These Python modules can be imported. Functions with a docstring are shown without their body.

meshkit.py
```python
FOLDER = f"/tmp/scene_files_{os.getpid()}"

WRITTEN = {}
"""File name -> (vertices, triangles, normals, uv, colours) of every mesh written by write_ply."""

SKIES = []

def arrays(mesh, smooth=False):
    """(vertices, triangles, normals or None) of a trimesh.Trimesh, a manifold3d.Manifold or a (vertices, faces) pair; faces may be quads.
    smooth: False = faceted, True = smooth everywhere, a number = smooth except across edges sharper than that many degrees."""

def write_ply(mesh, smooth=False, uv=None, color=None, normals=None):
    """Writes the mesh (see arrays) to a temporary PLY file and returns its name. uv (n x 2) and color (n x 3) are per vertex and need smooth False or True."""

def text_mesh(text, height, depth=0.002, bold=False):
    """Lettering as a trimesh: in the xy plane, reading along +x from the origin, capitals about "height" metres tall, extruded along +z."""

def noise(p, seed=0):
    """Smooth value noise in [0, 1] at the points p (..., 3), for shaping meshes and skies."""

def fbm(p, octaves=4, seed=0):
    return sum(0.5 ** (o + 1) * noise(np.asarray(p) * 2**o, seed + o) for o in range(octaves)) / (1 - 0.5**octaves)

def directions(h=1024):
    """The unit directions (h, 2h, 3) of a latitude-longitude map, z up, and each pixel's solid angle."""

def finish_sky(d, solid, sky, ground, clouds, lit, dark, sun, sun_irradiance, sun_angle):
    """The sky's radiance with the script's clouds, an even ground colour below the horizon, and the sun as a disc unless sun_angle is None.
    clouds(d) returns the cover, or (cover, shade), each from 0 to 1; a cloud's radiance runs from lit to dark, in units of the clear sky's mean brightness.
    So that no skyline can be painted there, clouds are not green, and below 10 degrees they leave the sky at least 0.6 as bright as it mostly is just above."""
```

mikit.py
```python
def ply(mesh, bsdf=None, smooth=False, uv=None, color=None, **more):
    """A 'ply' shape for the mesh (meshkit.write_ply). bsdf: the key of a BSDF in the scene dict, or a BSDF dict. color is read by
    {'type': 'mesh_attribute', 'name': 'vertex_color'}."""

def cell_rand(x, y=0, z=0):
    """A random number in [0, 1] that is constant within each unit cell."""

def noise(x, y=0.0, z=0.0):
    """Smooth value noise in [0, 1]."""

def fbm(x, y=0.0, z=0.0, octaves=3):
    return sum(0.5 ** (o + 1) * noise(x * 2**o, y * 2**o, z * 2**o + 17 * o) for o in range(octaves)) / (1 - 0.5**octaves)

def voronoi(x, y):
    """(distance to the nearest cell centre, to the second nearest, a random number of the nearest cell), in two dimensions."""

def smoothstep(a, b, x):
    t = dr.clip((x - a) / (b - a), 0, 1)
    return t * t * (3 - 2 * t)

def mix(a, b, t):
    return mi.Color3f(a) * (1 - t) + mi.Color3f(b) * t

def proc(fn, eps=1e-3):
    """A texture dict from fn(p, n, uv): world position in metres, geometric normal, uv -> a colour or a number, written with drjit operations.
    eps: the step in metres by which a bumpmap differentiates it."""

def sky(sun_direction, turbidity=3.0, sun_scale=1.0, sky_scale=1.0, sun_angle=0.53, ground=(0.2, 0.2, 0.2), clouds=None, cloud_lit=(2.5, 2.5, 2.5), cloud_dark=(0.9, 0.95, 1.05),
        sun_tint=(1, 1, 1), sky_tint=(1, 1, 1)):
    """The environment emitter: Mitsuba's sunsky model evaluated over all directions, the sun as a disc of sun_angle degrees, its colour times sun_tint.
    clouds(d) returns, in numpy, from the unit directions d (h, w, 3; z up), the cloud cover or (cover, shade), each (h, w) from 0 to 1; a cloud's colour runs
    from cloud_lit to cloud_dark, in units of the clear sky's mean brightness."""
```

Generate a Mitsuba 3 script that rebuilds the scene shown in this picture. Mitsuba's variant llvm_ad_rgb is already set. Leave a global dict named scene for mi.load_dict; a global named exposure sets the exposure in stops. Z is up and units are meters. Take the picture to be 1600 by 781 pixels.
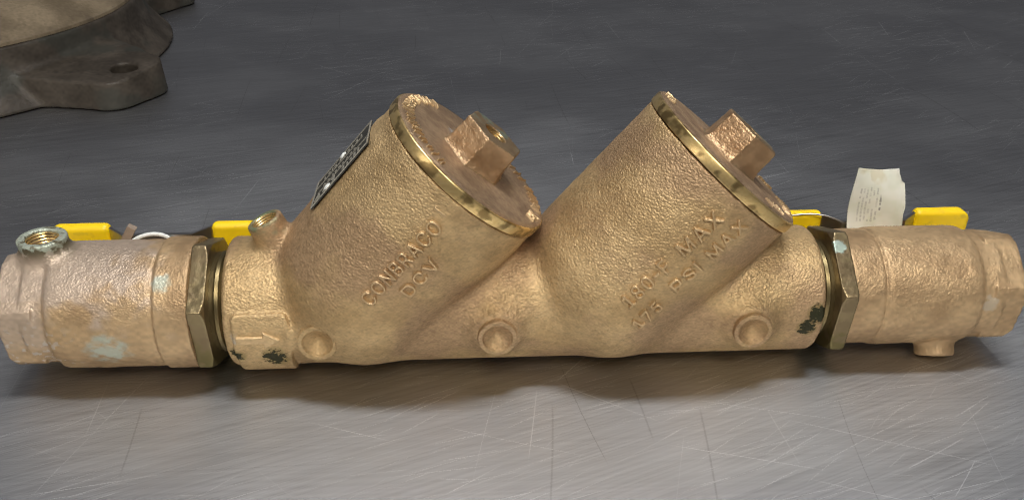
import math
import numpy as np, trimesh, shapely
import drjit as dr
import mitsuba as mi
import mikit, meshkit
from mikit import proc, noise, fbm, voronoi, cell_rand, smoothstep, mix
from scipy import ndimage

T = mi.ScalarTransform4f
scene, labels = {}, {}
exposure = 0.0

# ------------------------------------------------------------------ camera (pipe axis of the valve = world x axis)
CAM = dict(c=(-0.02528, -0.40003, 0.24244), yaw=0.0712, pit=0.4957, rol=0.0128, f=1.4133)
def camera():
    y, p, r = CAM['yaw'], CAM['pit'], CAM['rol']
    F = np.array([math.sin(y)*math.cos(p), math.cos(y)*math.cos(p), -math.sin(p)])
    r0 = np.array([math.cos(y), -math.sin(y), 0]); u0 = np.cross(r0, F)
    rt = r0*math.cos(r) + u0*math.sin(r); up = np.cross(rt, F)
    c = np.array(CAM['c'])
    return {'type': 'perspective', 'fov': 2*math.degrees(math.atan(0.8/CAM['f'])), 'fov_axis': 'x', 'near_clip': 0.01, 'far_clip': 30.0,
            'to_world': T().look_at(origin=c.tolist(), target=(c+F).tolist(), up=up.tolist())}
scene['camera'] = camera()

# ------------------------------------------------------------------ light: the workshop's ceiling lamps and its dim ambient light
AMBIENT = (0.112, 0.113, 0.122)
scene['room_light'] = {'type': 'constant', 'radiance': {'type': 'rgb', 'value': list(AMBIENT)}}
def lamp(key, centre, size, target, rgb):
    """one rectangular ceiling lamp, shining from centre towards target"""
    m = T().look_at(origin=list(centre), target=list(target), up=[1, 0.01, 0]) @ T().scale([size[1]/2, size[0]/2, 1])
    scene[key] = {'type': 'rectangle', 'to_world': m, 'bsdf': {'type': 'diffuse', 'reflectance': {'type': 'rgb', 'value': [.6, .6, .6]}},
                  'emitter': {'type': 'area', 'radiance': {'type': 'rgb', 'value': list(rgb)}}}
for k_, w_ in (('ceiling_lamp', 'overhead lamp above the table'), ('ceiling_lamp_001', 'overhead lamp in front of the table'), ('ceiling_lamp_002', 'overhead lamp far to the front left of the table')):
    labels[k_] = {'label': w_, 'category': 'lamp'}
lamp('ceiling_lamp', (0.08, -0.02, 1.45), (0.6, 0.16), (0.08, 0, 0), (39.5, 40, 40.7))
lamp('ceiling_lamp_001', (0.12, -1.35, 1.55), (1.0, 0.4), (0, 0, 0), (22.5, 21.5, 19.4))
lamp('ceiling_lamp_002', (-2.6, -2.2, 1.75), (1.2, 0.6), (0, 0, 0), (6, 5.6, 5))

# ------------------------------------------------------------------ dimensions, metres
R = 0.0325                      # run of the body
XL, XR = -0.1366, 0.1571        # ends of the body
A = 0.8558                      # rise of the two barrels
B1, B2 = -0.0815, 0.0424        # where the barrels' axes cut the run's axis
L1, L2 = 0.1003, 0.0998         # from there to the top of their covers
RB, RL = 0.0449, 0.0456
TABLE = -0.0352
D = np.array([math.cos(A), 0, math.sin(A)]); U = np.array([math.sin(A), 0, -math.cos(A)])
def barrel_frame(b):            # local (a along U, y, s along D) -> world
    m = np.eye(4); m[:3, 0] = U; m[:3, 1] = (0, 1, 0); m[:3, 2] = D; m[:3, 3] = (b, 0, 0)
    return m

# ------------------------------------------------------------------ helpers
def num(key):
    if key not in scene: return key
    i = 1
    while f'{key}_{i:03d}' in scene: i += 1
    return f'{key}_{i:03d}'
def part(key, mesh, bsdf, smooth=35, label=None):
    k = num(key); scene[k] = mikit.ply(mesh, bsdf, smooth=smooth)
    if label: labels[k] = {'label': label}
    return k
def moved(mesh, m):
    mesh = mesh.copy(); mesh.apply_transform(m); return mesh
def sunion(a, b, k):
    h = np.maximum(k - np.abs(a-b), 0)/k
    return np.minimum(a, b) - h*h*k*0.25
def ssub(a, b, k):              # a minus b
    return -sunion(-a, b, k)
def capped(r, t, rad, t0, t1, rnd=0.0):
    q0 = r - rad + rnd; q1 = np.abs(t-(t0+t1)/2) - (t1-t0)/2 + rnd
    return np.minimum(np.maximum(q0, q1), 0) + np.hypot(np.maximum(q0, 0), np.maximum(q1, 0)) - rnd
def box3(x, y, z, c, h, rnd=0.0):
    q = [np.abs(v-cc)-hh+rnd for v, cc, hh in zip((x, y, z), c, h)]
    return np.minimum(np.maximum(np.maximum(q[0], q[1]), q[2]), 0) + np.sqrt(sum(np.maximum(v, 0)**2 for v in q)) - rnd
def prism(x, y, n, rot, apo):   # distance to a regular polygon's sides (not exact at corners)
    return np.max([x*math.cos(rot+2*math.pi*k/n) + y*math.sin(rot+2*math.pi*k/n) for k in range(n)], axis=0) - apo
def sdf_mesh(f, lo, hi, h):
    """surface nets: f(x, y, z) < 0 inside"""
    ax = [np.arange(a, b+h, h, dtype=np.float32) for a, b in zip(lo, hi)]
    g = np.asarray(f(*np.meshgrid(*ax, indexing='ij')), np.float32)
    s = g < 0
    n = np.array(g.shape)-1
    c = np.zeros(n, np.int8)
    for o in np.ndindex(2, 2, 2): c += s[o[0]:o[0]+n[0], o[1]:o[1]+n[1], o[2]:o[2]+n[2]]
    act = np.argwhere((c > 0) & (c < 8))
    idx = np.full(n, -1, np.int64); idx[tuple(act.T)] = np.arange(len(act))
    acc = np.zeros((len(act), 3)); cnt = np.zeros(len(act))
    corners = list(np.ndindex(2, 2, 2))
    for i, a in enumerate(corners):
        for b in corners[i+1:]:
            if sum(abs(p-q) for p, q in zip(a, b)) != 1: continue
            va = g[tuple((act+a).T)]; vb = g[tuple((act+b).T)]
            hit = (va < 0) != (vb < 0)
            t = np.where(hit, va/np.where(hit, va-vb, 1), 0)
            acc += np.where(hit[:, None], np.array(a) + t[:, None]*(np.array(b)-np.array(a)), 0); cnt += hit
    v = (act + acc/cnt[:, None])*h + np.array(lo)
    faces = []
    for d in range(3):
        e1, e2 = (d+1) % 3, (d+2) % 3
        s0 = np.take(s, range(0, n[d]), d); s1 = np.take(s, range(1, n[d]+1), d)
        e = np.argwhere(s0 != s1)
        e = e[(e[:, e1] > 0) & (e[:, e2] > 0) & (e[:, e1] < n[e1]) & (e[:, e2] < n[e2])]
        fl = s0[tuple(e.T)]
        def at(p, q):
            o = np.zeros(3, int); o[e1] = p; o[e2] = q
            return idx[tuple((e+o).T)]
        q = np.stack([at(-1, -1), at(0, -1), at(0, 0), at(-1, 0)], 1)
        q[~fl] = q[~fl][:, ::-1]
        faces.append(q)
    q = np.vstack(faces)
    m = trimesh.Trimesh(v, np.vstack([q[:, [0, 1, 2]], q[:, [0, 2, 3]]]), process=False)
    trimesh.smoothing.filter_taubin(m, iterations=4)
    return m
def roughen(m, amp, scale, seed=0):
    """uneven casting: pushes the vertices along their normals"""
    n = m.vertex_normals.copy()
    m.vertices = m.vertices + n*((meshkit.fbm(m.vertices/scale, 3, seed)-0.5)*2*amp)[:, None]
    return m
_rot = trimesh.transformations.euler_matrix(.5, .7, .3)[:3, :3]
def sand_cast(m, amp, size=.0012, seed=0, split=True):
    """the grain of a sand casting: finer triangles, each vertex moved along its normal"""
    if split: m = m.subdivide()
    n = m.vertex_normals.copy(); v = m.vertices
    w = v + .35*size*np.stack([meshkit.noise(v/(size*2.1)+k*7.7, seed+k) for k in range(3)], -1)
    h = meshkit.noise(w/size, seed) + meshkit.noise(w@_rot/(size*.8), seed+1) + .7*meshkit.noise(w@_rot.T/(size*.5), seed+2)
    h = h/2.7-.5
    big = smooth(.35, .6, meshkit.fbm(v/.016, 3, seed+5))*.5+.65          # rougher and smoother places
    m.vertices = v + n*(h*2*amp*big)[:, None]
    return m
def smooth(a, b, x):
    t = np.clip((x-a)/(b-a), 0, 1); return t*t*(3-2*t)
def lathe(profile, n=96, frame=None):
    """profile of (radius, height) about z; frame: 4x4 to the world"""
    m = trimesh.creation.revolve(np.array(profile, float), sections=n)
    if m.volume < 0: m.invert()
    return m if frame is None else moved(m, frame)
def frame_to(origin, axis, side=(0, 1, 0)):
    z = np.array(axis, float); z /= np.linalg.norm(z)
    if np.linalg.norm(np.cross(side, z)) < 1e-6: side = (0, 0, 1)
    x = np.cross(side, z); x /= np.linalg.norm(x)
    m = np.eye(4); m[:3, 0] = x; m[:3, 1] = np.cross(z, x); m[:3, 2] = z; m[:3, 3] = origin
    return m
def tube(points, rad, n=10):
    p = np.array(points, float); t = np.gradient(p, axis=0); t /= np.linalg.norm(t, axis=1)[:, None]
    v = []; a = np.array([0.13, 0.4, 0.9])
    for q, d in zip(p, t):
        x = np.cross(d, a); x /= np.linalg.norm(x); y = np.cross(d, x)
        w = np.linspace(0, 2*np.pi, n, endpoint=False)[:, None]
        v.append(q + rad*(np.cos(w)*x + np.sin(w)*y))
    v = np.vstack(v); k = len(p); f = []
    for i in range(k-1):
        for j in range(n):
            a0, a1 = i*n+j, i*n+(j+1) % n
            f += [[a0, a1, a1+n], [a0, a1+n, a0+n]]
    c0, c1 = len(v), len(v)+1
    v = np.vstack([v, p[0], p[-1]])
    for j in range(n): f += [[c0, (j+1) % n, j], [c1, (k-1)*n+j, (k-1)*n+(j+1) % n]]
    m = trimesh.Trimesh(v, f, process=False)
    if m.volume < 0: m.invert()
    return m
def relief(shape, high, soft=0.00035, step=0.00022, sink=0.0007, rough=0.09, seed=0):
    """a flat outline (shapely, metres) raised as a soft cast relief: z from -sink to high"""
    x0, y0, x1, y1 = shape.bounds; pad = 0.0011; fine = step/2
    xs = np.arange(x0-pad, x1+pad, fine); ys = np.arange(y0-pad, y1+pad, fine)
    X, Y = np.meshgrid(xs, ys, indexing='ij')
    on = shapely.contains_xy(shape, X, Y)
    d = (ndimage.distance_transform_edt(on) - ndimage.distance_transform_edt(~on))*fine
    d = ndimage.gaussian_filter(d, 1.2)[::2, ::2]; X, Y = X[::2, ::2], Y[::2, ::2]
    t = np.clip((d+soft)/(2*soft), 0, 1); t = t*t*(3-2*t)
    z = -sink + t*(high+sink)
    z += t*high*rough*2*(meshkit.fbm(np.stack([X*900, Y*900, X*0+seed], -1), 2, seed)-0.5)
    keep = d > -soft*1.15
    i = np.arange(X.size).reshape(X.shape)
    k = keep[:-1, :-1] & keep[1:, :-1] & keep[1:, 1:] & keep[:-1, 1:]
    q = np.stack([i[:-1, :-1][k], i[1:, :-1][k], i[1:, 1:][k], i[:-1, 1:][k]], 1)
    m = trimesh.Trimesh(np.stack([X.ravel(), Y.ravel(), z.ravel()], 1), np.vstack([q[:, [0, 1, 2]], q[:, [0, 2, 3]]]), process=False)
    m.remove_unreferenced_vertices()
    return m
_outline = {}
def glyph(ch, height):
    if ch not in _outline:
        m = meshkit.text_mesh(ch, 1.0, 0.1)
        top = m.faces[(m.face_normals[:, 2] > 0.9)]
        _outline[ch] = shapely.union_all([shapely.Polygon(m.vertices[f][:, :2]).buffer(1e-4) for f in top])
    return shapely.affinity.scale(_outline[ch], height, height, origin=(0, 0))
import shapely.affinity
def on_cylinder(m, frame, rad, s0, phi0):
    """flat (x along the axis, y up, z out) -> wrapped round the local s axis; phi from -y towards U"""
    v = m.vertices; phi = phi0 - v[:, 1]/rad; r = rad + v[:, 2]
    w = np.stack([r*np.sin(phi), -r*np.cos(phi), s0+v[:, 0]], 1)
    m = trimesh.Trimesh(w, m.faces, process=False); m.apply_transform(frame)
    return m
def word(parent, text, bsdf, frame, rad, s0, s1, phi, height, high=0.0016):
    shapes, x = [], 0.0
    for ch in text:
        if ch == ' ': x += height*0.55; continue
        if ch == '-': g = shapely.box(0, height*.4, height*.45, height*.55)
        elif ch == 'I': g = shapely.box(0, 0, height*.12, height)
        else: g = glyph(ch, height)
        g = shapely.affinity.translate(g, -g.bounds[0]+x, 0); shapes.append(g); x = g.bounds[2]+height*0.30
    k = (s1-s0)/max(g.bounds[2] for g in shapes)
    for i, g in enumerate(shapes):
        g = shapely.affinity.scale(g, k, 1, origin=(0, 0))
        g = shapely.affinity.translate(g, 0, -height/2)
        rnd = np.random.default_rng(hash((len(text), i, int(s0*1e5))) % 2**32)
        g = shapely.affinity.rotate(g, rnd.uniform(-5, 5), origin='centroid')
        part(parent + '__letter', on_cylinder(relief(g.buffer(.00030), high*rnd.uniform(.75, 1.1), seed=i), frame, rad, s0, phi), bsdf, True)

# ------------------------------------------------------------------ materials
def blob(p, c, r):
    d2 = (p.x-c[0])**2 + (p.y-c[1])**2 + (p.z-c[2])**2
    return dr.exp(-d2/(r*r))
def bump(key, bsdf, fn, scale, eps):
    scene[key] = {'type': 'twosided', 'bsdf': {'type': 'bumpmap', 'scale': scale, 'texture': proc(fn, eps), 'nested': bsdf}}
def pebble(p):
    q = p + 0.0006*mi.Vector3f(noise(p.x*700, p.y*700, p.z*700), noise(p.y*700, p.z*700, p.x*700+9), noise(p.z*700+3, p.x*700, p.y*700))
    return noise(q.x*1350, q.y*1350, q.z*1350) + 0.5*noise(q.x*2100+5, q.y*2100, q.z*2100) + 0.12*noise(q.x*260, q.y*260, q.z*260+4)
CAST = lambda p, n, uv: pebble(p)
GREEN_DARK, VERD = (0.013, 0.020, 0.008), (0.50, 0.58, 0.48)
def marks(p, col):
    """verdigris, algae and lime stains that the photograph shows on the body"""
    f = noise(p.x*420, p.y*420, p.z*420); g = fbm(p.x*180+7, p.y*180, p.z*180, 3)
    dark = dr.maximum(blob(p, (-.113, -.0315, -.0125), .0085)*1.0, dr.maximum(blob(p, (.1535, -.0310, .0035), .0062)*1.1, blob(p, (.1490, -.0318, -.0045), .0058))*1.1)
    dark = dr.maximum(dark, blob(p, (-.131, -.031, -.011), .005))
    col = mix(col, mi.Color3f(0.20, 0.15, 0.045), smoothstep(.30, .7, dark*(0.6+0.8*g))*0.55)
    col = mix(col, mi.Color3f(GREEN_DARK), smoothstep(.48, .66, dark*(0.1+.75*f+.75*fbm(p.x*900, p.y*900, p.z*900, 2)))*.92)
    white = dr.maximum(blob(p, (-.1305, -.0325, -.0005), .0042)*1.2, blob(p, (-.0735, -.046, -.0045), .004)*.75)
    col = mix(col, mi.Color3f(0.55, 0.55, 0.50), smoothstep(.35, .7, white*(0.3+1.1*g))*0.75)
    rim = smoothstep(.0395, .044, p.z)*smoothstep(-.104, -.110, p.x)*smoothstep(.016, .012, dr.sqrt((p.x+.116)**2+p.y**2))
    col = mix(col, mi.Color3f(0.20, 0.24, 0.14), rim*smoothstep(.35, .65, g)*0.9)
    return col
def body_col(p, n, uv):
    g = fbm(p.x*60, p.y*60, p.z*60, 4); h = .6*noise(p.x*1100, p.y*1100, p.z*1100)+.4*noise(p.x*420, p.y*420, p.z*420)
    c = mix((0.47, 0.318, 0.156), (0.60, 0.422, 0.218), smoothstep(.3, .7, g))
    o = smoothstep(.48, .66, fbm(p.x*24+2, p.y*24, p.z*24, 4))
    c = mix(c, mix((0.36, 0.225, 0.125), (0.46, 0.305, 0.185), h), o*.75)
    pit = smoothstep(.60, .72, fbm(p.x*520+9, p.y*520, p.z*520, 2))
    c = c*(0.80+0.40*h)*(1-.10*pit)
    return marks(p, c)
def body_rough(p, n, uv):
    return 0.47 + 0.12*noise(p.x*90, p.y*90, p.z*90)
bump('cast_bronze', {'type': 'principled', 'base_color': proc(body_col), 'metallic': 0.66, 'roughness': proc(body_rough), 'specular': 0.5}, CAST, 0.00040, 0.00016)
def worn_col(p, n, uv):
    return mix(body_col(p, n, uv), mi.Color3f(0.62, 0.445, 0.25), .55)
bump('worn_bronze', {'type': 'principled', 'base_color': proc(worn_col), 'metallic': 0.7, 'roughness': 0.42, 'specular': 0.5}, CAST, 0.00008, 0.00016)
def cover_col(p, n, uv):
    g = fbm(p.x*110, p.y*110, p.z*110, 4)
    c = mix((0.25, 0.165, 0.10), (0.36, 0.245, 0.15), smoothstep(.3, .7, g))*(0.85+0.3*noise(p.x*700, p.y*700, p.z*700))
    w = blob(p, (-.0200, .012, .0850), .009)
    c = mix(c, mi.Color3f(.42, .42, .42), smoothstep(.35, .75, w*(0.3+1.2*fbm(p.x*300, p.y*300, p.z*300, 3)))*0.8)
    w = blob(p, (.107, .020, .0890), .012)
    return mix(c, mi.Color3f(.40, .40, .40), smoothstep(.35, .75, w*(0.3+1.2*fbm(p.x*300, p.y*300, p.z*300, 3)))*0.7)
bump('cover_bronze', {'type': 'principled', 'base_color': proc(cover_col), 'metallic': 0.55, 'roughness': 0.52, 'specular': 0.4}, CAST, 0.0002, 0.00016)
def nut_col(p, n, uv):
    g = fbm(p.x*150, p.y*150, p.z*150, 3)
    c = mix((0.40, 0.25, 0.135), (0.56, 0.37, 0.21), smoothstep(.3, .7, g))
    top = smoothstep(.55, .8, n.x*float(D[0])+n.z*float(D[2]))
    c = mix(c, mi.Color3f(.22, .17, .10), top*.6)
    return mix(c, mi.Color3f(.25, .32, .25), top*smoothstep(.50, .62, g)*smoothstep(-.005, .01, p.y)*.8)
bump('nut_bronze', {'type': 'principled', 'base_color': proc(nut_col), 'metallic': 0.75, 'roughness': 0.42, 'specular': 0.5}, CAST, 0.00032, 0.00016)
def brass_col(p, n, uv):
    g = fbm(p.x*160, p.y*160, p.z*160, 3)
    c = mix((0.70, 0.49, 0.20), (0.78, 0.58, 0.27), noise(p.x*900, p.y*900, p.z*900))
    return mix(c, mi.Color3f(0.20, 0.13, 0.05), smoothstep(.47, .64, g)*.85)
scene['brass'] = {'type': 'twosided', 'bsdf': {'type': 'principled', 'base_color': proc(brass_col), 'metallic': .9, 'roughness': 0.33}}
def dull_col(p, n, uv):
    return mix((0.10, 0.078, 0.036), (0.27, 0.205, 0.10), fbm(p.x*500, p.y*90, p.z*90, 3))
scene['dull_brass'] = {'type': 'twosided', 'bsdf': {'type': 'principled', 'base_color': proc(dull_col), 'metallic': .9, 'roughness': 0.4}}
def valve_col(p, n, uv):
    g = fbm(p.x*60+3, p.y*60, p.z*60, 4); h = noise(p.x*500, p.y*500, p.z*500)
    c = mix((0.38, 0.25, 0.135), (0.52, 0.36, 0.20), smoothstep(.3, .7, g))*(0.85+0.3*h)
    e = fbm(p.x*85+1.5, p.y*85, p.z*85, 3)
    left = smoothstep(-.15, -.17, p.x)
    lime = left*smoothstep(.005, .022, p.z + (e-.5)*.05)*smoothstep(-.160, -.185, p.x-(e-.5)*.06)
    lime = dr.maximum(lime, left*smoothstep(-.216, -.224, p.x)*smoothstep(-.03, 0.01, p.z+(e-.5)*.03)*.85)
    c = mix(c, mi.Color3f(0.50, 0.40, 0.32)*(0.9+.2*h), lime*.85)
    v = blob(p, (-.192, -.031, -.008), .013); v2 = blob(p, (-.1645, -.022, .0235), .0055)
    c = mix(c, mi.Color3f(0.47, 0.52, 0.44), smoothstep(.3, .75, dr.maximum(v*.9, v2*1.1)*(0.25+1.2*fbm(p.x*260, p.y*260, p.z*260, 3)))*.8)
    wh = left*smoothstep(.60, .72, fbm(p.x*420, p.y*420, p.z*420, 2))*smoothstep(-.20, -.222, p.x)*smoothstep(.012, -.004, p.z)
    c = mix(c, mi.Color3f(.55, .52, .47), wh*.6)
    d = dr.sqrt((p.x+.224)**2+p.y**2)
    crust = left*smoothstep(.0185, .0150, d)*smoothstep(.0290, .036, p.z)
    f = fbm(p.x*330, p.y*330, p.z*330, 3)
    c = mix(c, mix((0.46, 0.52, 0.43), (0.10, 0.09, 0.045), smoothstep(.50, .72, f+.28*smoothstep(.0375, .034, p.z))), crust*smoothstep(.30, .6, f+.2*crust)*.9)
    r = blob(p, (.2435, -.027, .004), .006)
    return mix(c, mi.Color3f(.55, .46, .34), smoothstep(.4, .7, r*(0.3+1.2*f))*.8)
bump('valve_bronze', {'type': 'principled', 'base_color': proc(valve_col), 'metallic': 0.55, 'roughness': 0.46, 'specular': 0.4}, CAST, 0.00026, 0.00016)
def hexnut_col(p, n, uv):
    g = fbm(p.x*130, p.y*130, p.z*130, 4)
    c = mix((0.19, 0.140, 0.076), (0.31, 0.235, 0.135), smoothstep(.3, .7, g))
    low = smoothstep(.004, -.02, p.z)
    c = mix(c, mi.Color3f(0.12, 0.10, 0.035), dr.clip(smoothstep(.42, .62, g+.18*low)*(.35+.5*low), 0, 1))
    v = blob(p, (.1665, -.0125, .0300), .0055)
    return mix(c, mi.Color3f(0.48, 0.58, 0.50), smoothstep(.38, .6, v*(0.25+1.25*fbm(p.x*300, p.y*300, p.z*300, 3))))
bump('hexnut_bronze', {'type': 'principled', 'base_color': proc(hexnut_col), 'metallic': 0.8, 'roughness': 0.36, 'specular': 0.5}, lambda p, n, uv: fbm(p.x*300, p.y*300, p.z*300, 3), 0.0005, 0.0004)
def yellow_col(p, n, uv):
    g = fbm(p.x*220, p.y*220, p.z*220, 3)
    return mix((0.86, 0.58, 0.008), (0.50, 0.36, 0.04), smoothstep(.60, .78, g)*.35)
scene['yellow_vinyl'] = {'type': 'twosided', 'bsdf': {'type': 'principled', 'base_color': proc(yellow_col), 'roughness': 0.38, 'specular': 0.5}}
scene['handle_steel'] = {'type': 'twosided', 'bsdf': {'type': 'principled', 'base_color': {'type': 'rgb', 'value': [.42, .41, .39]}, 'metallic': 1.0, 'roughness': 0.3}}
scene['white_plastic'] = {'type': 'twosided', 'bsdf': {'type': 'principled', 'base_color': {'type': 'rgb', 'value': [.68, .69, .66]}, 'roughness': 0.35}}
scene['plate_black'] = {'type': 'twosided', 'bsdf': {'type': 'principled', 'base_color': {'type': 'rgb', 'value': [.025, .024, .02]}, 'roughness': 0.4}}
scene['plate_silver'] = {'type': 'twosided', 'bsdf': {'type': 'principled', 'base_color': {'type': 'rgb', 'value': [.36, .34, .29]}, 'metallic': .5, 'roughness': 0.4}}

# the steel table: fine brushed grain, crossing scratches, smudges
def turned(p, a):
    c, s = math.cos(a), math.sin(a)
    return p.x*c + p.y*s, p.y*c - p.x*s
def scratch_layer(p, a, cell, width, spread, keep, seed, bend=0.12):
    x, y = turned(p, a)
    cx, cy = x/cell, y/(cell*0.45)
    ix, iy = dr.floor(cx), dr.floor(cy)
    r1, r2, r3, r4 = (cell_rand(ix, iy, seed+k) for k in range(4))
    fx = (cx-ix-.5)*cell; fy = (cy-iy-.5)*cell*.45
    t = (r1-.5)*spread
    fy = fy - (r2-.5)*cell*.25 - t*fx - bend*(r4-.5)*fx*fx/cell
    half = (.15+.33*r3)*cell
    along = smoothstep(half, half*.6, dr.abs(fx))
    w = width*1.25*(.45+r4)
    return smoothstep(w, w*.3, dr.abs(fy))*along*smoothstep(1-keep, 1-keep+.02, r2*.37+r1*.63)*(.35+.65*r3)
LAYERS = [(0.35, .060, .00022, .9, .75, 10), (0.55, .045, .00018, .7, .75, 20), (0.25, .10, .00022, .5, .7, 30), (0.05, .075, .0002, .5, .7, 40),
          (-0.55, .13, .00025, .7, .6, 50), (1.45, .12, .00024, .4, .5, 60), (0.42, .034, .00015, .5, .8, 70), (2.55, .09, .0002, .7, .55, 80), (0.15, .028, .00016, 1.0, .6, 90), (.9, .11, .0002, 1.2, .45, 95)]
def scratches(p):
    s = mi.Float(0)
    for a, cell, w, sp, kp, sd in LAYERS:
        s = dr.maximum(s, scratch_layer(p, a, cell, w, sp, kp, sd))
    return s*(.2+.8*smoothstep(.38, .62, fbm(p.x*16+2, p.y*16, 0, 3)))
def dark_lines(p):
    return dr.maximum(scratch_layer(p, 1.50, .16, .00045, .45, .5, 110, .3), scratch_layer(p, 1.62, .11, .0004, .35, .45, 120, .2))
def grain(p):
    x, y = turned(p, .38); u, v = turned(p, .02)
    return .5*noise(x*14, y*1500) + .3*noise(x*40, y*3200+7) + .35*noise(u*10, v*1300+3)
def table_col(p, n, uv):
    sm = fbm(p.x*9, p.y*13, 0, 4); s = scratches(p)
    c = mix((0.44, 0.44, 0.445), (0.52, 0.52, 0.52), smoothstep(.3, .7, sm))*(0.90+.20*grain(p))
    c = mix(c, mi.Color3f(.24, .23, .22), dark_lines(p)*.6)
    return mix(c, mi.Color3f(.78, .78, .78), s*.75)
def table_rough(p, n, uv):
    sm = fbm(p.x*14+5, p.y*18, 0, 4)
    return dr.clip(.38 + .10*(sm-.5) + .10*(grain(p)-.5) + .20*scratches(p), .1, .8)
def table_mix(p, n, uv):
    return dr.clip(.18 + .50*scratches(p), 0, 1)
def table_alpha(p, n, uv):
    sm = fbm(p.x*14+5, p.y*18, 0, 4)
    return dr.clip(.37 + .10*(sm-.5) + .10*(fbm(p.x*6+1, p.y*7, 0, 2)-.5) + .06*(grain(p)-.5), .1, .6)
bump('brushed_steel', {'type': 'blendbsdf', 'weight': proc(table_mix),
     'a': {'type': 'roughconductor', 'material': 'none', 'distribution': 'beckmann', 'alpha': proc(table_alpha), 'specular_reflectance': proc(table_col)},
     'b': {'type': 'principled', 'base_color': proc(table_col), 'metallic': .85, 'roughness': proc(table_rough), 'specular': .5}},
     lambda p, n, uv: grain(p) + .3*fbm(p.x*25, p.y*25, 0, 2), 0.000022, 0.00035)

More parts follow.
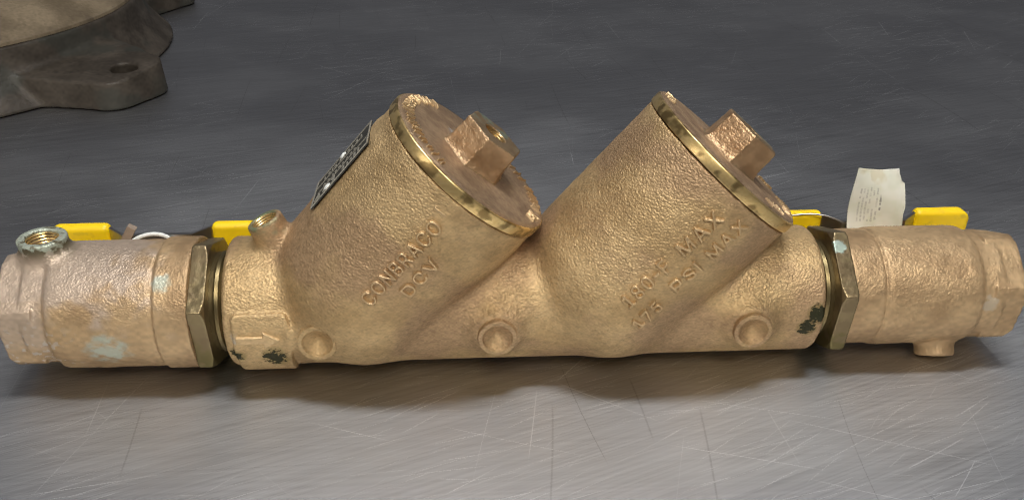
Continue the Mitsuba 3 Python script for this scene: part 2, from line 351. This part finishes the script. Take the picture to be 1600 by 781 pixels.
def iron_col(p, n, uv):
    g = fbm(p.x*40, p.y*40, p.z*40, 4); h = noise(p.x*400, p.y*400, p.z*400)
    c = mix((0.038, 0.030, 0.022), (0.070, 0.057, 0.044), smoothstep(.3, .7, g))*(.8+.4*h)
    c = mix(c, mi.Color3f(.030, .033, .027), smoothstep(.52, .66, fbm(p.x*28+4, p.y*28, p.z*28, 3))*.6)
    return c
bump('dull_casting', {'type': 'principled', 'base_color': proc(iron_col), 'metallic': .2, 'roughness': .55, 'specular': .35}, lambda p, n, uv: fbm(p.x*300, p.y*300, p.z*300, 3), 0.0006, 0.0006)
def tan_col(p, n, uv):
    g = fbm(p.x*30, p.y*30, p.z*30, 4)
    c = mix((0.135, 0.102, 0.064), (0.235, 0.182, 0.118), smoothstep(.3, .7, g))
    c = mix(c, mi.Color3f(.10, .075, .05), smoothstep(.60, .72, fbm(p.x*70, p.y*70, p.z*70+3, 3))*.7)
    return c*(.85+.3*noise(p.x*500, p.y*500, p.z*500))
bump('tan_casting', {'type': 'principled', 'base_color': proc(tan_col), 'metallic': .2, 'roughness': .6, 'specular': .35}, lambda p, n, uv: fbm(p.x*300, p.y*300, p.z*300, 3), 0.0003, 0.0006)
def paper_col(p, n, uv):
    g = fbm(p.x*120, p.y*120, p.z*120, 3)
    c = mix((0.66, 0.68, 0.58), (0.74, 0.75, 0.68), smoothstep(.3, .7, g))
    st = smoothstep(.5, .65, fbm(uv.x*4+3, uv.y*4, 0, 3))*smoothstep(.45, .75, uv.y)
    c = mix(c, mi.Color3f(.58, .52, .34), st*.55)
    # seven short lines of small print, read with the tag turned a quarter
    row = (.62-uv.x)/.066; i = dr.floor(row); fr = row-i
    first = dr.select(i < 1, 1.0, 0.0)
    lo = mix1(.36, .60, first); hi = mix1(.78, .74, first) - .05*cell_rand(i, 5)
    inside = dr.select((i >= 0) & (i < 7) & (uv.y > lo*.72) & (uv.y < hi), 1.0, 0.0)
    ink = (.45+.55*smoothstep(.36, .5, noise(uv.y*120, i*7.3)))*smoothstep(.10, .25, fr)*smoothstep(.80, .6, fr)*smoothstep(.25, .4, noise(uv.y*26+i*11, 3.0))
    return mix(c, mi.Color3f(.20, .20, .19), inside*ink*(.40+.35*first))
def mix1(a, b, t): return a*(1-t) + b*t
scene['tag_paper'] = {'type': 'twosided', 'bsdf': {'type': 'principled', 'base_color': proc(paper_col), 'roughness': .5, 'specular': .4}}

# ------------------------------------------------------------------ the table
tb = trimesh.creation.box((3.2, 2.05, 0.03)); tb.apply_translation((0, 0.70, TABLE-0.015))
part('steel_table', tb, 'brushed_steel', False)
labels['steel_table'] = {'label': 'scratched brushed stainless steel table top under the bronze valve', 'category': 'table', 'kind': 'structure'}

# ------------------------------------------------------------------ the valve assembly
V = 'backflow_preventer'
labels[V] = {'label': 'long cast bronze double check valve with two slanted barrels, lying on the steel table', 'category': 'valve'}
BOSS = [-.0915, -.0059, .1192]
COCK0, COCK1 = np.array([-.1085, 0, .024]), np.array([-.1178, 0, .0456])
ca = (COCK1-COCK0)/np.linalg.norm(COCK1-COCK0); cl = float(np.linalg.norm(COCK1-COCK0))
def body_f(x, y, z):
    r = np.hypot(y, z)
    g = capped(r, x, R, XL, XR, .0022)
    # the raised pad that carries the arrow, and mould lines along the run
    pad = np.maximum(capped(r, x, R+.0026, -.1322, -.1055, .0008), box3(x, y, z, (-.1188, -.03, -.009), (.0132, .03, .0205), .003))
    g = sunion(g, pad, .0012)
    for xb in BOSS:
        g = sunion(g, capped(np.hypot(x-xb, z+.0016), -y, .0096, 0, .0350, .001), .0115)
    q = [x-COCK0[0], y, z-COCK0[2]]
    t = q[0]*ca[0] + q[2]*ca[2]; rr = np.sqrt(np.maximum(q[0]**2+q[1]**2+q[2]**2-t*t, 0))
    cock = capped(rr + np.clip(cl-t, 0, .02)*-.05, t, .0088, 0, cl, .0008)
    g = sunion(g, cock, .0055)
    for b, L in ((B1, L1), (B2, L2)):
        dx = x-b
        s = dx*D[0] + z*D[2]; a = dx*U[0] + z*U[2]
        ra = np.hypot(a, y)
        s0 = .0172
        low = np.sqrt(a*a + y*y + np.minimum(s-s0, 0)**2) - RB
        bar = np.maximum(low, s-(L-.0072))
        if b == B1:
            bar = sunion(bar, box3(a, y, s, (-.030, 0, .058), (.0128, .0172, .0262), .003), .005)
        g = sunion(g, bar, .0034)
    for xb in BOSS:
        g = np.maximum(g, np.minimum(.0086-np.hypot(x-xb, z+.0016), -.0325-y))
    g = ssub(g, capped(rr, t, .0063, cl-.014, cl+.01), .0008)
    return g
body = sdf_mesh(body_f, (-.139, -.049, -.0385), (.160, .049, .105), .00085)
roughen(body, .00022, .006)
body = sand_cast(body, .00017, .0009)
part(V + '__body', body, 'cast_bronze', True)
for xb in BOSS:
    prof = [(0, -.0060), (.0095, -.0060), (.0096, .0016), (.0094, .0022), (.0089, .0025), (.0074, .0024), (.0068, .0017), (.0063, .0008), (.0018, -.0021), (0, -.0024)]
    m = lathe(prof[::-1], 64, frame_to((xb, -.0367, -.0016), (0, -1, 0), (0, 0, 1)))
    part(V + '__body__boss', m, 'cast_bronze', 40)
# threads of the small port
def thread(origin, axis, r, depth, pitch=.0012):
    prof = []; n = int(depth/pitch)
    for i in range(n+1):
        prof += [(r, -i*pitch), (r-.0006, -(i+.5)*pitch)]
    prof += [(0, -depth-pitch)]
    m = trimesh.creation.revolve(np.array(prof[::-1]), sections=48)
    return moved(m, frame_to(origin, axis))
part(V + '__body__port_thread', thread(COCK1-ca*.0006, ca, .0064, .0125), 'brass', 20, 'bright brass thread inside the small port')
# raised casting marks
f1, f2 = barrel_frame(B1), barrel_frame(B2)
rad = math.radians
word(V + '__body', 'CONBRACO', 'worn_bronze', f1, RB, .0285, .0800, rad(-6.4), .0068)
word(V + '__body', 'I', 'worn_bronze', f1, RB, .0840, .0852, rad(-9.5), .0062, .0005)
word(V + '__body', 'DCV', 'worn_bronze', f1, RB, .0430, .0650, rad(8.0), .0063)
word(V + '__body', '180-F', 'worn_bronze', f2, RB, .0225, .0500, rad(-6.5), .0068)
word(V + '__body', 'MAX', 'worn_bronze', f2, RB, .0580, .0820, rad(-6.5), .0068)
word(V + '__body', '175', 'worn_bronze', f2, RB, .0165, .0325, rad(9.8), .0063)
word(V + '__body', 'PSI', 'worn_bronze', f2, RB, .0425, .0585, rad(8.5), .0065)
word(V + '__body', 'MAX', 'worn_bronze', f2, RB, .0650, .0865, rad(8.8), .0065)
# flow arrow
arrow = shapely.Polygon([(0, -.0019), (.0128, -.0019), (.0128, -.0044), (.0212, 0), (.0128, .0044), (.0128, .0019), (0, .0019)])
run = np.eye(4); run[:3, 0] = (0, 0, 1); run[:3, 1] = (0, 1, 0); run[:3, 2] = (1, 0, 0)   # s along x, -y front; a = z
m = relief(arrow, .0013, .0004)
v = m.vertices; phi = rad(-2) + v[:, 1]/R; rr_ = R+.0025+v[:, 2]
m = trimesh.Trimesh(np.stack([-.1302+v[:, 0], -rr_*np.cos(phi), rr_*np.sin(phi)], 1), m.faces, process=False)
part(V + '__body__flow_arrow', m, 'worn_bronze', True, 'raised flow arrow pointing to the barrels')

# covers
def cover(b, L, marks_at):
    fr = barrel_frame(b)
    key = part(V + '__cover', lathe([(0, L-.0066), (.030, L-.0066), (RL-.0009, L-.0058), (RL-.0007, L-.0012), (RL-.0016, L-.0002), (RL-.0035, L+.0001), (.030, L-.0001), (0, L)][::-1], 128, fr), 'cover_bronze', 40)
    part(key + '__rim', lathe([(RL-.0024, L-.0067), (RL-.0004, L-.0067), (RL, L-.0062), (RL, L-.0018), (RL-.0009, L-.0009), (RL-.0024, L-.0010)][::-1], 160, fr), 'brass', 50, 'polished brass edge of the cover')
    Hn, Rn, nz = .0167, .0177, -.3219
    def nut_f(a, y, s):
        c0, s0 = math.cos(nz), math.sin(nz)
        ap = Rn*math.cos(math.pi/6)
        # corners at th = nz + k*60 deg, measured from -y towards +a
        h = np.max([a*math.sin(nz+(k+.5)*math.pi/3) - y*math.cos(nz+(k+.5)*math.pi/3) for k in range(6)], axis=0) - ap + .0006
        h = np.maximum(h, np.hypot(a, y)-Rn+.0002)
        h = h + np.clip((s-L)/Hn, 0, 1)*.0007
        g = np.maximum(h+.0006, s-L-Hn+.0012) ; q = np.maximum(s-L-Hn+.0012, 0)
        g = np.where((h+.0006 > 0) & (s-L-Hn+.0012 > 0), np.hypot(h+.0006, q), g) - .0009
        g = np.maximum(g, np.hypot(a, y)*.55 + (s-L-Hn) - .0086)
        g = sunion(g, s-L+.0012, .005)
        g = np.maximum(g, L-.0008-s)
        g = np.maximum(g, np.hypot(a, y)-.0215)
        return np.maximum(g, np.minimum(.0061-np.hypot(a, y), s-L-.004))
    m = sdf_mesh(nut_f, (-.023, -.023, L-.002), (.023, .023, L+.0185), .00055)
    roughen(m, .00022, .004, 3); m = sand_cast(m, .00024, .0013, 4, False)
    part(key + '__nut', moved(m, fr), 'nut_bronze', True)
    part(key + '__nut_thread', thread((b, 0, 0)+D*(L+Hn-.0007), D, .0062, .011), 'brass', 20, 'brass thread in the bored end of the nut')
    rng = np.random.default_rng(int(L*1e6))
    for lo, hi, pitch in marks_at:
        deg = lo
        while deg < hi:                                  # worn, unreadable raised characters round the edge
            n_ = rng.integers(1, 4); w = pitch*.62
            shapes = [shapely.box(-.0004, -.0034, .0004, .0034)] if n_ == 1 else [shapely.box(-.0004+i*.0019, -.0034*rng.uniform(.3, 1), .0003+i*.0019, .0034*rng.uniform(.4, 1)) for i in range(2)]
            if n_ == 3: shapes.append(shapely.box(0, rng.choice([-.0030, 0, .0026])-.0003, .0016, .0003))
            m = relief(shapely.union_all(shapes), .0012, .0002, .0002, .0006, .3, int(deg) % 97)
            v = m.vertices; ph = rad(deg) + v[:, 0]/.0398*1.0; r_ = .0396 + v[:, 1]
            w_ = np.stack([r_*np.sin(ph), -r_*np.cos(ph), L-.0001+v[:, 2]], 1)
            m = trimesh.Trimesh(w_, m.faces, process=False); m.apply_transform(fr)
            if m.face_normals[:, :].dot(D).sum() < 0: m.invert()
            part(key + '__letter', m, 'worn_bronze', True)
            deg += pitch*rng.uniform(.9, 1.35)
    return key
cover(B1, L1, [(-142, -30, 5.6), (58, 72, 4.4), (82, 118, 5.4), (124, 150, 7)])
cover(B2, L2, [(-120, -98, 5.0), (18, 40, 6.0), (60, 95, 4.6), (112, 124, 6)])

# name plate on the left barrel
def plate_box(a0, a1, y0, y1, s0, s1, rnd=0):
    m = trimesh.creation.box((a1-a0, y1-y0, s1-s0)); m.apply_translation(((a0+a1)/2, (y0+y1)/2, (s0+s1)/2)); return moved(m, f1)
P0 = -.0450
pk = part(V + '__name_plate', plate_box(P0-.0007, P0, -.0142, .0142, .0362, .0795), 'plate_black', False, 'black name plate with silver edge and white rivets')
for y0, y1, s0, s1 in ((-.0142, -.0133, .0362, .0795), (.0133, .0142, .0362, .0795), (-.0133, .0133, .0362, .0370), (-.0133, .0133, .0787, .0795), (-.0045, -.0039, .040, .0787), (.0047, .0052, .037, .0735)):
    part(pk + '__border', plate_box(P0-.0011, P0-.0007, y0, y1, s0, s1), 'plate_silver', False)
def on_plate(shape, s0, y0, high=.00035):
    # text x along s, text up towards +y, outwards -a
    m = trimesh.creation.extrude_polygon(shape, high, engine='earcut') if shape.geom_type == 'Polygon' else trimesh.util.concatenate([trimesh.creation.extrude_polygon(g, high, engine='earcut') for g in shape.geoms])
    v = m.vertices; m = trimesh.Trimesh(np.stack([P0-.0007-v[:, 2], y0+v[:, 1], s0+v[:, 0]], 1), m.faces, process=False)
    if m.volume < 0: m.invert()
    return moved(m, f1)
s_ = .0385
for ch in '401':
    g = glyph(ch, .0062); g = shapely.affinity.translate(g, -g.bounds[0], 0)
    part(pk + '__letter', on_plate(g, s_, -.0122), 'plate_silver', False); s_ += g.bounds[2] + .0019
rng = np.random.default_rng(5)
for y0, s0, s1, h in ((-.0112, .060, .074, .0042), (-.0018, .044, .070, .0018), (.0072, .043, .072, .0030)):
    s = s0
    while s < s1:
        w = rng.uniform(.0005, .0014); part(pk + '__print_mark', on_plate(shapely.box(0, 0, w, h*rng.uniform(.6, 1)), s, y0), 'plate_silver', False); s += w + rng.uniform(.0014, .0030)
for y0, s0 in ((.0110, .0575), (-.0102, .0485)):
    m = trimesh.creation.icosphere(3, .0021); m.apply_scale((.5, 1, 1)); m.apply_translation((P0-.0007, y0, s0))
    part(pk + '__rivet', moved(m, f1), 'white_plastic', True, 'rivet daubed with white paint')

# ball valves: t runs outwards from the body's end
def ball_valve(end, sgn, left):
    def f(x, y, z):
        t = (x-end)*sgn; r = np.hypot(y, z)
        Rv = .0318 if left else .0310
        g = capped(r, t, Rv+.0012 if left else .0302, .0168, .0332, .0008)
        g = sunion(g, capped(r + 6*np.clip(np.abs(t-.058)-.018, 0, 1)**2*1.6, t, Rv, .0326, .0845, .0030), .0003)
        neck = capped(r, t, .0285, .07, .0958, .001)
        g = sunion(g, neck, .0009)
        oc = np.maximum(prism(-y, z, 6, rad(51.5), .0268), r-.0300+np.clip(t-.104, 0, 1)*.5)
        g = sunion(g, np.maximum(oc, np.abs(t-.0985)-.0085), .0012)
        g = np.maximum(g, np.minimum(.0205-r, t-.085))
        xs = end+sgn*.0515
        g = sunion(g, capped(np.hypot(x-xs, z), y, .0125, 0, .0400, .001), .006)        # neck of the stem, at the back
        if left:
            c = np.hypot(x+.224, y)
            port = capped(c + np.clip(.0385-z, 0, .02)*.10, z, .0116, .01, .0385, .0010)
            g = sunion(g, port, .006)
            g = np.maximum(g, np.minimum(.0076-c, z-.026))
        else:
            zz, yy = -z*math.cos(.5) - y*math.sin(.5), -y*math.cos(.5) + z*math.sin(.5)
            c = np.hypot(x-.2280, yy)
            g = sunion(g, capped(c, zz, .0098, .01, .0378, .0010), .003)
        # mould line low on the front
        return g
    lo, hi = (end+.0155*sgn, end+.108*sgn)
    lo, hi = min(lo, hi), max(lo, hi)
    m = sdf_mesh(f, (lo, -.0375, -.0395), (hi, .0415, .0405), .00085)
    roughen(m, .00028, .006, 7 if left else 9); m = sand_cast(m, .00012, .0011, 11 if left else 13)
    key = part(V + '__ball_valve', m, 'valve_bronze', True, 'lime stained left ball valve' if left else 'clean bronze right ball valve')
    # hexagonal union nut
    def hexf(x, y, z):
        t = (x-end)*sgn; r = np.hypot(y, z)
        h = prism(-y, z, 6, rad(21.5+30), .0303)
        g = np.maximum(h, np.abs(t-.0130)-.0042)
        g = np.maximum(g, (r-.0322)*.6 - (t-.0088)*1.0)
        g = np.maximum(g, (r-.0338)*.6 + (t-.0172)*1.0)
        return np.maximum(g, .0215-r)
    a, b = end+.0085*sgn, end+.0178*sgn
    m = sdf_mesh(hexf, (min(a, b)-.001, -.037, -.037), (max(a, b)+.001, .037, .037), .0005)
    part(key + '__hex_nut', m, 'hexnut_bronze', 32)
    # turned brass nipple between nut and body
    prof = [(.0200, -.002), (.0236, -.002), (.0236, .0010), (.0246, .0014), (.0250, .0026), (.0244, .0036), (.0252, .0044), (.0256, .0060), (.0250, .0072), (.0250, .0110), (.0200, .0110)]
    part(key + '__union_ring', lathe(prof[::-1], 96, frame_to((end, 0, 0), (sgn, 0, 0))), 'dull_brass', 30, 'turned brass ring between nut and body')
    # lever: flat steel bar behind the valve with two bent wings in yellow sleeves
    xs = end+sgn*.0510; xs = -.186 if left else .2123
    cross = [(-.0600, .0545), (-.0285, .0545), (-.0185, .0462), (.0185, .0462), (.0285, .0545), (.0600, .0545)]
    z0, z1 = -.0150, .0158
    v, fc = [], []
    for x, y in cross:
        hh = (z1 if abs(x) > .02 else .0150)
        for yy in (y-.0012, y+.0012):
            v += [(xs+x, yy, z0), (xs+x, yy, hh)]
    for i in range(len(cross)-1):
        p, q = i*4, i*4+4
        for a_, b_ in ((0, 1), (1, 3), (3, 2), (2, 0)):
            fc += [[p+a_, p+b_, q+b_], [p+a_, q+b_, q+a_]]
    e = (len(cross)-1)*4
    fc += [[0, 2, 3], [0, 3, 1], [e, e+1, e+3], [e, e+3, e+2]]
    m = trimesh.Trimesh(v, fc, process=False)
    if m.volume < 0: m.invert()
    hk = part(key + '__lever', m, 'handle_steel', False)
    for w in (-1, 1):
        def sl(x, y, z):
            u = (x-xs)*w
            rc = .0090    # rounded far end
            q0, q1 = np.abs(u-.0440)-.0168+rc, np.abs(z-.0008)-.0168+rc
            pl = np.where(u > .044, np.hypot(np.maximum(q0, 0), np.maximum(q1, 0))-rc, np.maximum(q0, q1)-rc)
            return np.maximum(pl*.9, box3(u, y, z, (.0440, .0545, .0008), (.0168, .0036, .0168), .0033))
        m = sdf_mesh(sl, (xs+min(w*.026, w*.062), .050, -.018), (xs+max(w*.026, w*.062), .059, .020), .0006)
        part(key + '__sleeve', roughen(m, .0003, .012, 5+w), 'yellow_vinyl', True, 'yellow vinyl lever sleeve')
    part(key + '__stem_nut', moved(trimesh.creation.cylinder(.0085, .006, sections=6), frame_to((xs, .0500, 0), (0, 1, 0))), 'handle_steel', False)
    part(key + '__stem', lathe([(0, -.012), (.0060, -.012), (.0060, .0105), (0, .0105)][::-1], 32, frame_to((xs, .0455, 0), (0, 1, 0))), 'handle_steel', 30)
    if left:
        part(key + '__port_thread', thread((-.224, 0, .0372), (0, 0, 1), .0078, .0115, .0016), 'brass', 20, 'worn thread inside the crusted port')
        m = trimesh.creation.box((.0045, .004, .024)); m.apply_transform(trimesh.transformations.rotation_matrix(.55, (0, 1, 0))); m.apply_translation((-.2035, .043, .011))
        part(key + '__lever_stop', m, 'valve_bronze', False)
        a_ = np.linspace(0, 2*np.pi, 41)
        part(key + '__plastic_loop', tube(np.stack([-.1885+.0135*np.cos(a_), .0415+.002*np.sin(a_*2), .0045+.0128*np.sin(a_)], 1), .0011), 'white_plastic', True, 'white plastic loop on the lever')
    return key
ball_valve(-0.1353, -1, True)
ball_valve(0.1556, 1, False)

# ------------------------------------------------------------------ paper tag standing up behind the right ball valve
nx, nz_ = 24, 40
TL, TR, BL, BR = np.array([.1957, .0488]), np.array([.2205, .0480]), np.array([.1966, .0050]), np.array([.2275, .0040])
def tag_mesh():
    u, w = np.meshgrid(np.linspace(0, 1, nx), np.linspace(0, 1, nz_), indexing='ij')
    xz = (BL*(1-u[..., None]) + BR*u[..., None])*(1-w[..., None]) + (TL*(1-u[..., None]) + TR*u[..., None])*w[..., None]
    xz[..., 0] -= .0022*np.sin(np.pi*w)*(1-u) - .0010*smooth(.72, .84, 1-np.abs(w-.68)*1.0)*(u > .9)
    xz[..., 1] -= .0016*np.sin(np.pi*u)*w**3
    xz[..., 0] -= np.where((w > .83) & (u > .94), .0016, 0)
    y = .0392 + .0022*np.sin(u*3.0+.4) + .0035*w**2 + .0012*np.sin(w*5+u*2)
    p = np.stack([xz[..., 0], y, xz[..., 1]], -1).reshape(-1, 3)
    i = np.arange(nx*nz_).reshape(nx, nz_)
    q = np.stack([i[:-1, :-1], i[1:, :-1], i[1:, 1:], i[:-1, 1:]], -1).reshape(-1, 4)
    f = np.vstack([q[:, [0, 1, 2]], q[:, [0, 2, 3]]]); n = len(p)
    b = np.concatenate([i[:, 0], i[-1, 1:], i[-2::-1, -1], i[0, -2::-1]])
    side = np.vstack([[b[k], b[k+1]] for k in range(len(b)-1)])
    back = p + np.array([0, .0004, 0])
    f = np.vstack([f, f[:, ::-1]+n, np.stack([side[:, 0], side[:, 0]+n, side[:, 1]+n], 1), np.stack([side[:, 0], side[:, 1]+n, side[:, 1]], 1)])
    uv = np.stack([u.ravel(), w.ravel()], 1)
    return trimesh.Trimesh(np.vstack([p, back]), f, process=False), np.vstack([uv, uv])
def smooth(a, b, x):
    t = np.clip((x-a)/(b-a), 0, 1); return t*t*(3-2*t)
tm, tuv = tag_mesh()
scene['paper_tag'] = mikit.ply(tm, 'tag_paper', smooth=False, uv=tuv)
labels['paper_tag'] = {'label': 'off-white paper tag with small print standing up behind the right ball valve', 'category': 'tag'}
w_ = np.linspace(0, 1, 30)
part('paper_tag__wire', tube(np.stack([.166+.034*w_, .052-.008*w_, .0158+.004*np.sin(w_*np.pi)-.004*w_], 1), .0006), 'handle_steel', True)

# ------------------------------------------------------------------ the big round casting at the back
K = 'round_casting'
labels[K] = {'label': 'dull brown round metal casting with tan domed top and bolt lugs', 'category': 'casting'}
CC = np.array([-.600, .567]); RBASE, RTOP, HTOP = .2735, .243, .051
def cast_f(x, y, z):
    zz = z-TABLE
    dx, dy = x-CC[0], y-CC[1]; r = np.hypot(dx, dy)
    rad_ = RBASE + (RTOP-RBASE)*np.clip(zz/HTOP, 0, 1) - .006*np.sin(np.pi*np.clip(zz/HTOP, 0, 1))
    g = np.maximum(r-rad_, np.maximum(zz-HTOP, .0004-zz))*.9
    for (hx, hy) in LUGS:
        d = np.array([hx-CC[0], hy-CC[1]]); d /= np.linalg.norm(d); e = np.array([-d[1], d[0]])
        p, q = (x-hx)*d[0]+(y-hy)*d[1], (x-hx)*e[0]+(y-hy)*e[1]
        w = np.hypot(np.maximum(p+.002, 0), np.maximum(np.abs(q)-.016-np.clip(-p-.004, 0, 1)*.30, 0))-.0245
        lug = np.maximum(np.maximum(w + zz*.08, zz-.0290-.10*np.clip(y-hy, -.05, .05)), .0004-zz)
        g = sunion(g, lug, .006)
        g = np.maximum(g, .0118-np.hypot(x-hx, y-hy)+np.clip(r-9, 0, 1))
    return np.maximum(g, .0004-zz)
LUGS = [(-.3215, .4210), (-.385, .80)]
m = sdf_mesh(cast_f, (-.90, .27, TABLE-.002), (-.28, .87, TABLE+.055), .0022)
part(K + '__base', roughen(m, .0005, .02, 2), 'dull_casting', True)
fr = np.eye(4); fr[:3, 3] = (CC[0], CC[1], TABLE+HTOP)
part(K + '__cover', lathe([(0, .0004), (RTOP-.004, .0004), (RTOP-.0046, .0030), (RTOP-.030, .017), (RTOP-.060, .026), (RTOP-.12, .034), (0, .036)][::-1], 160, fr), 'tan_casting', 30, 'tan domed top')
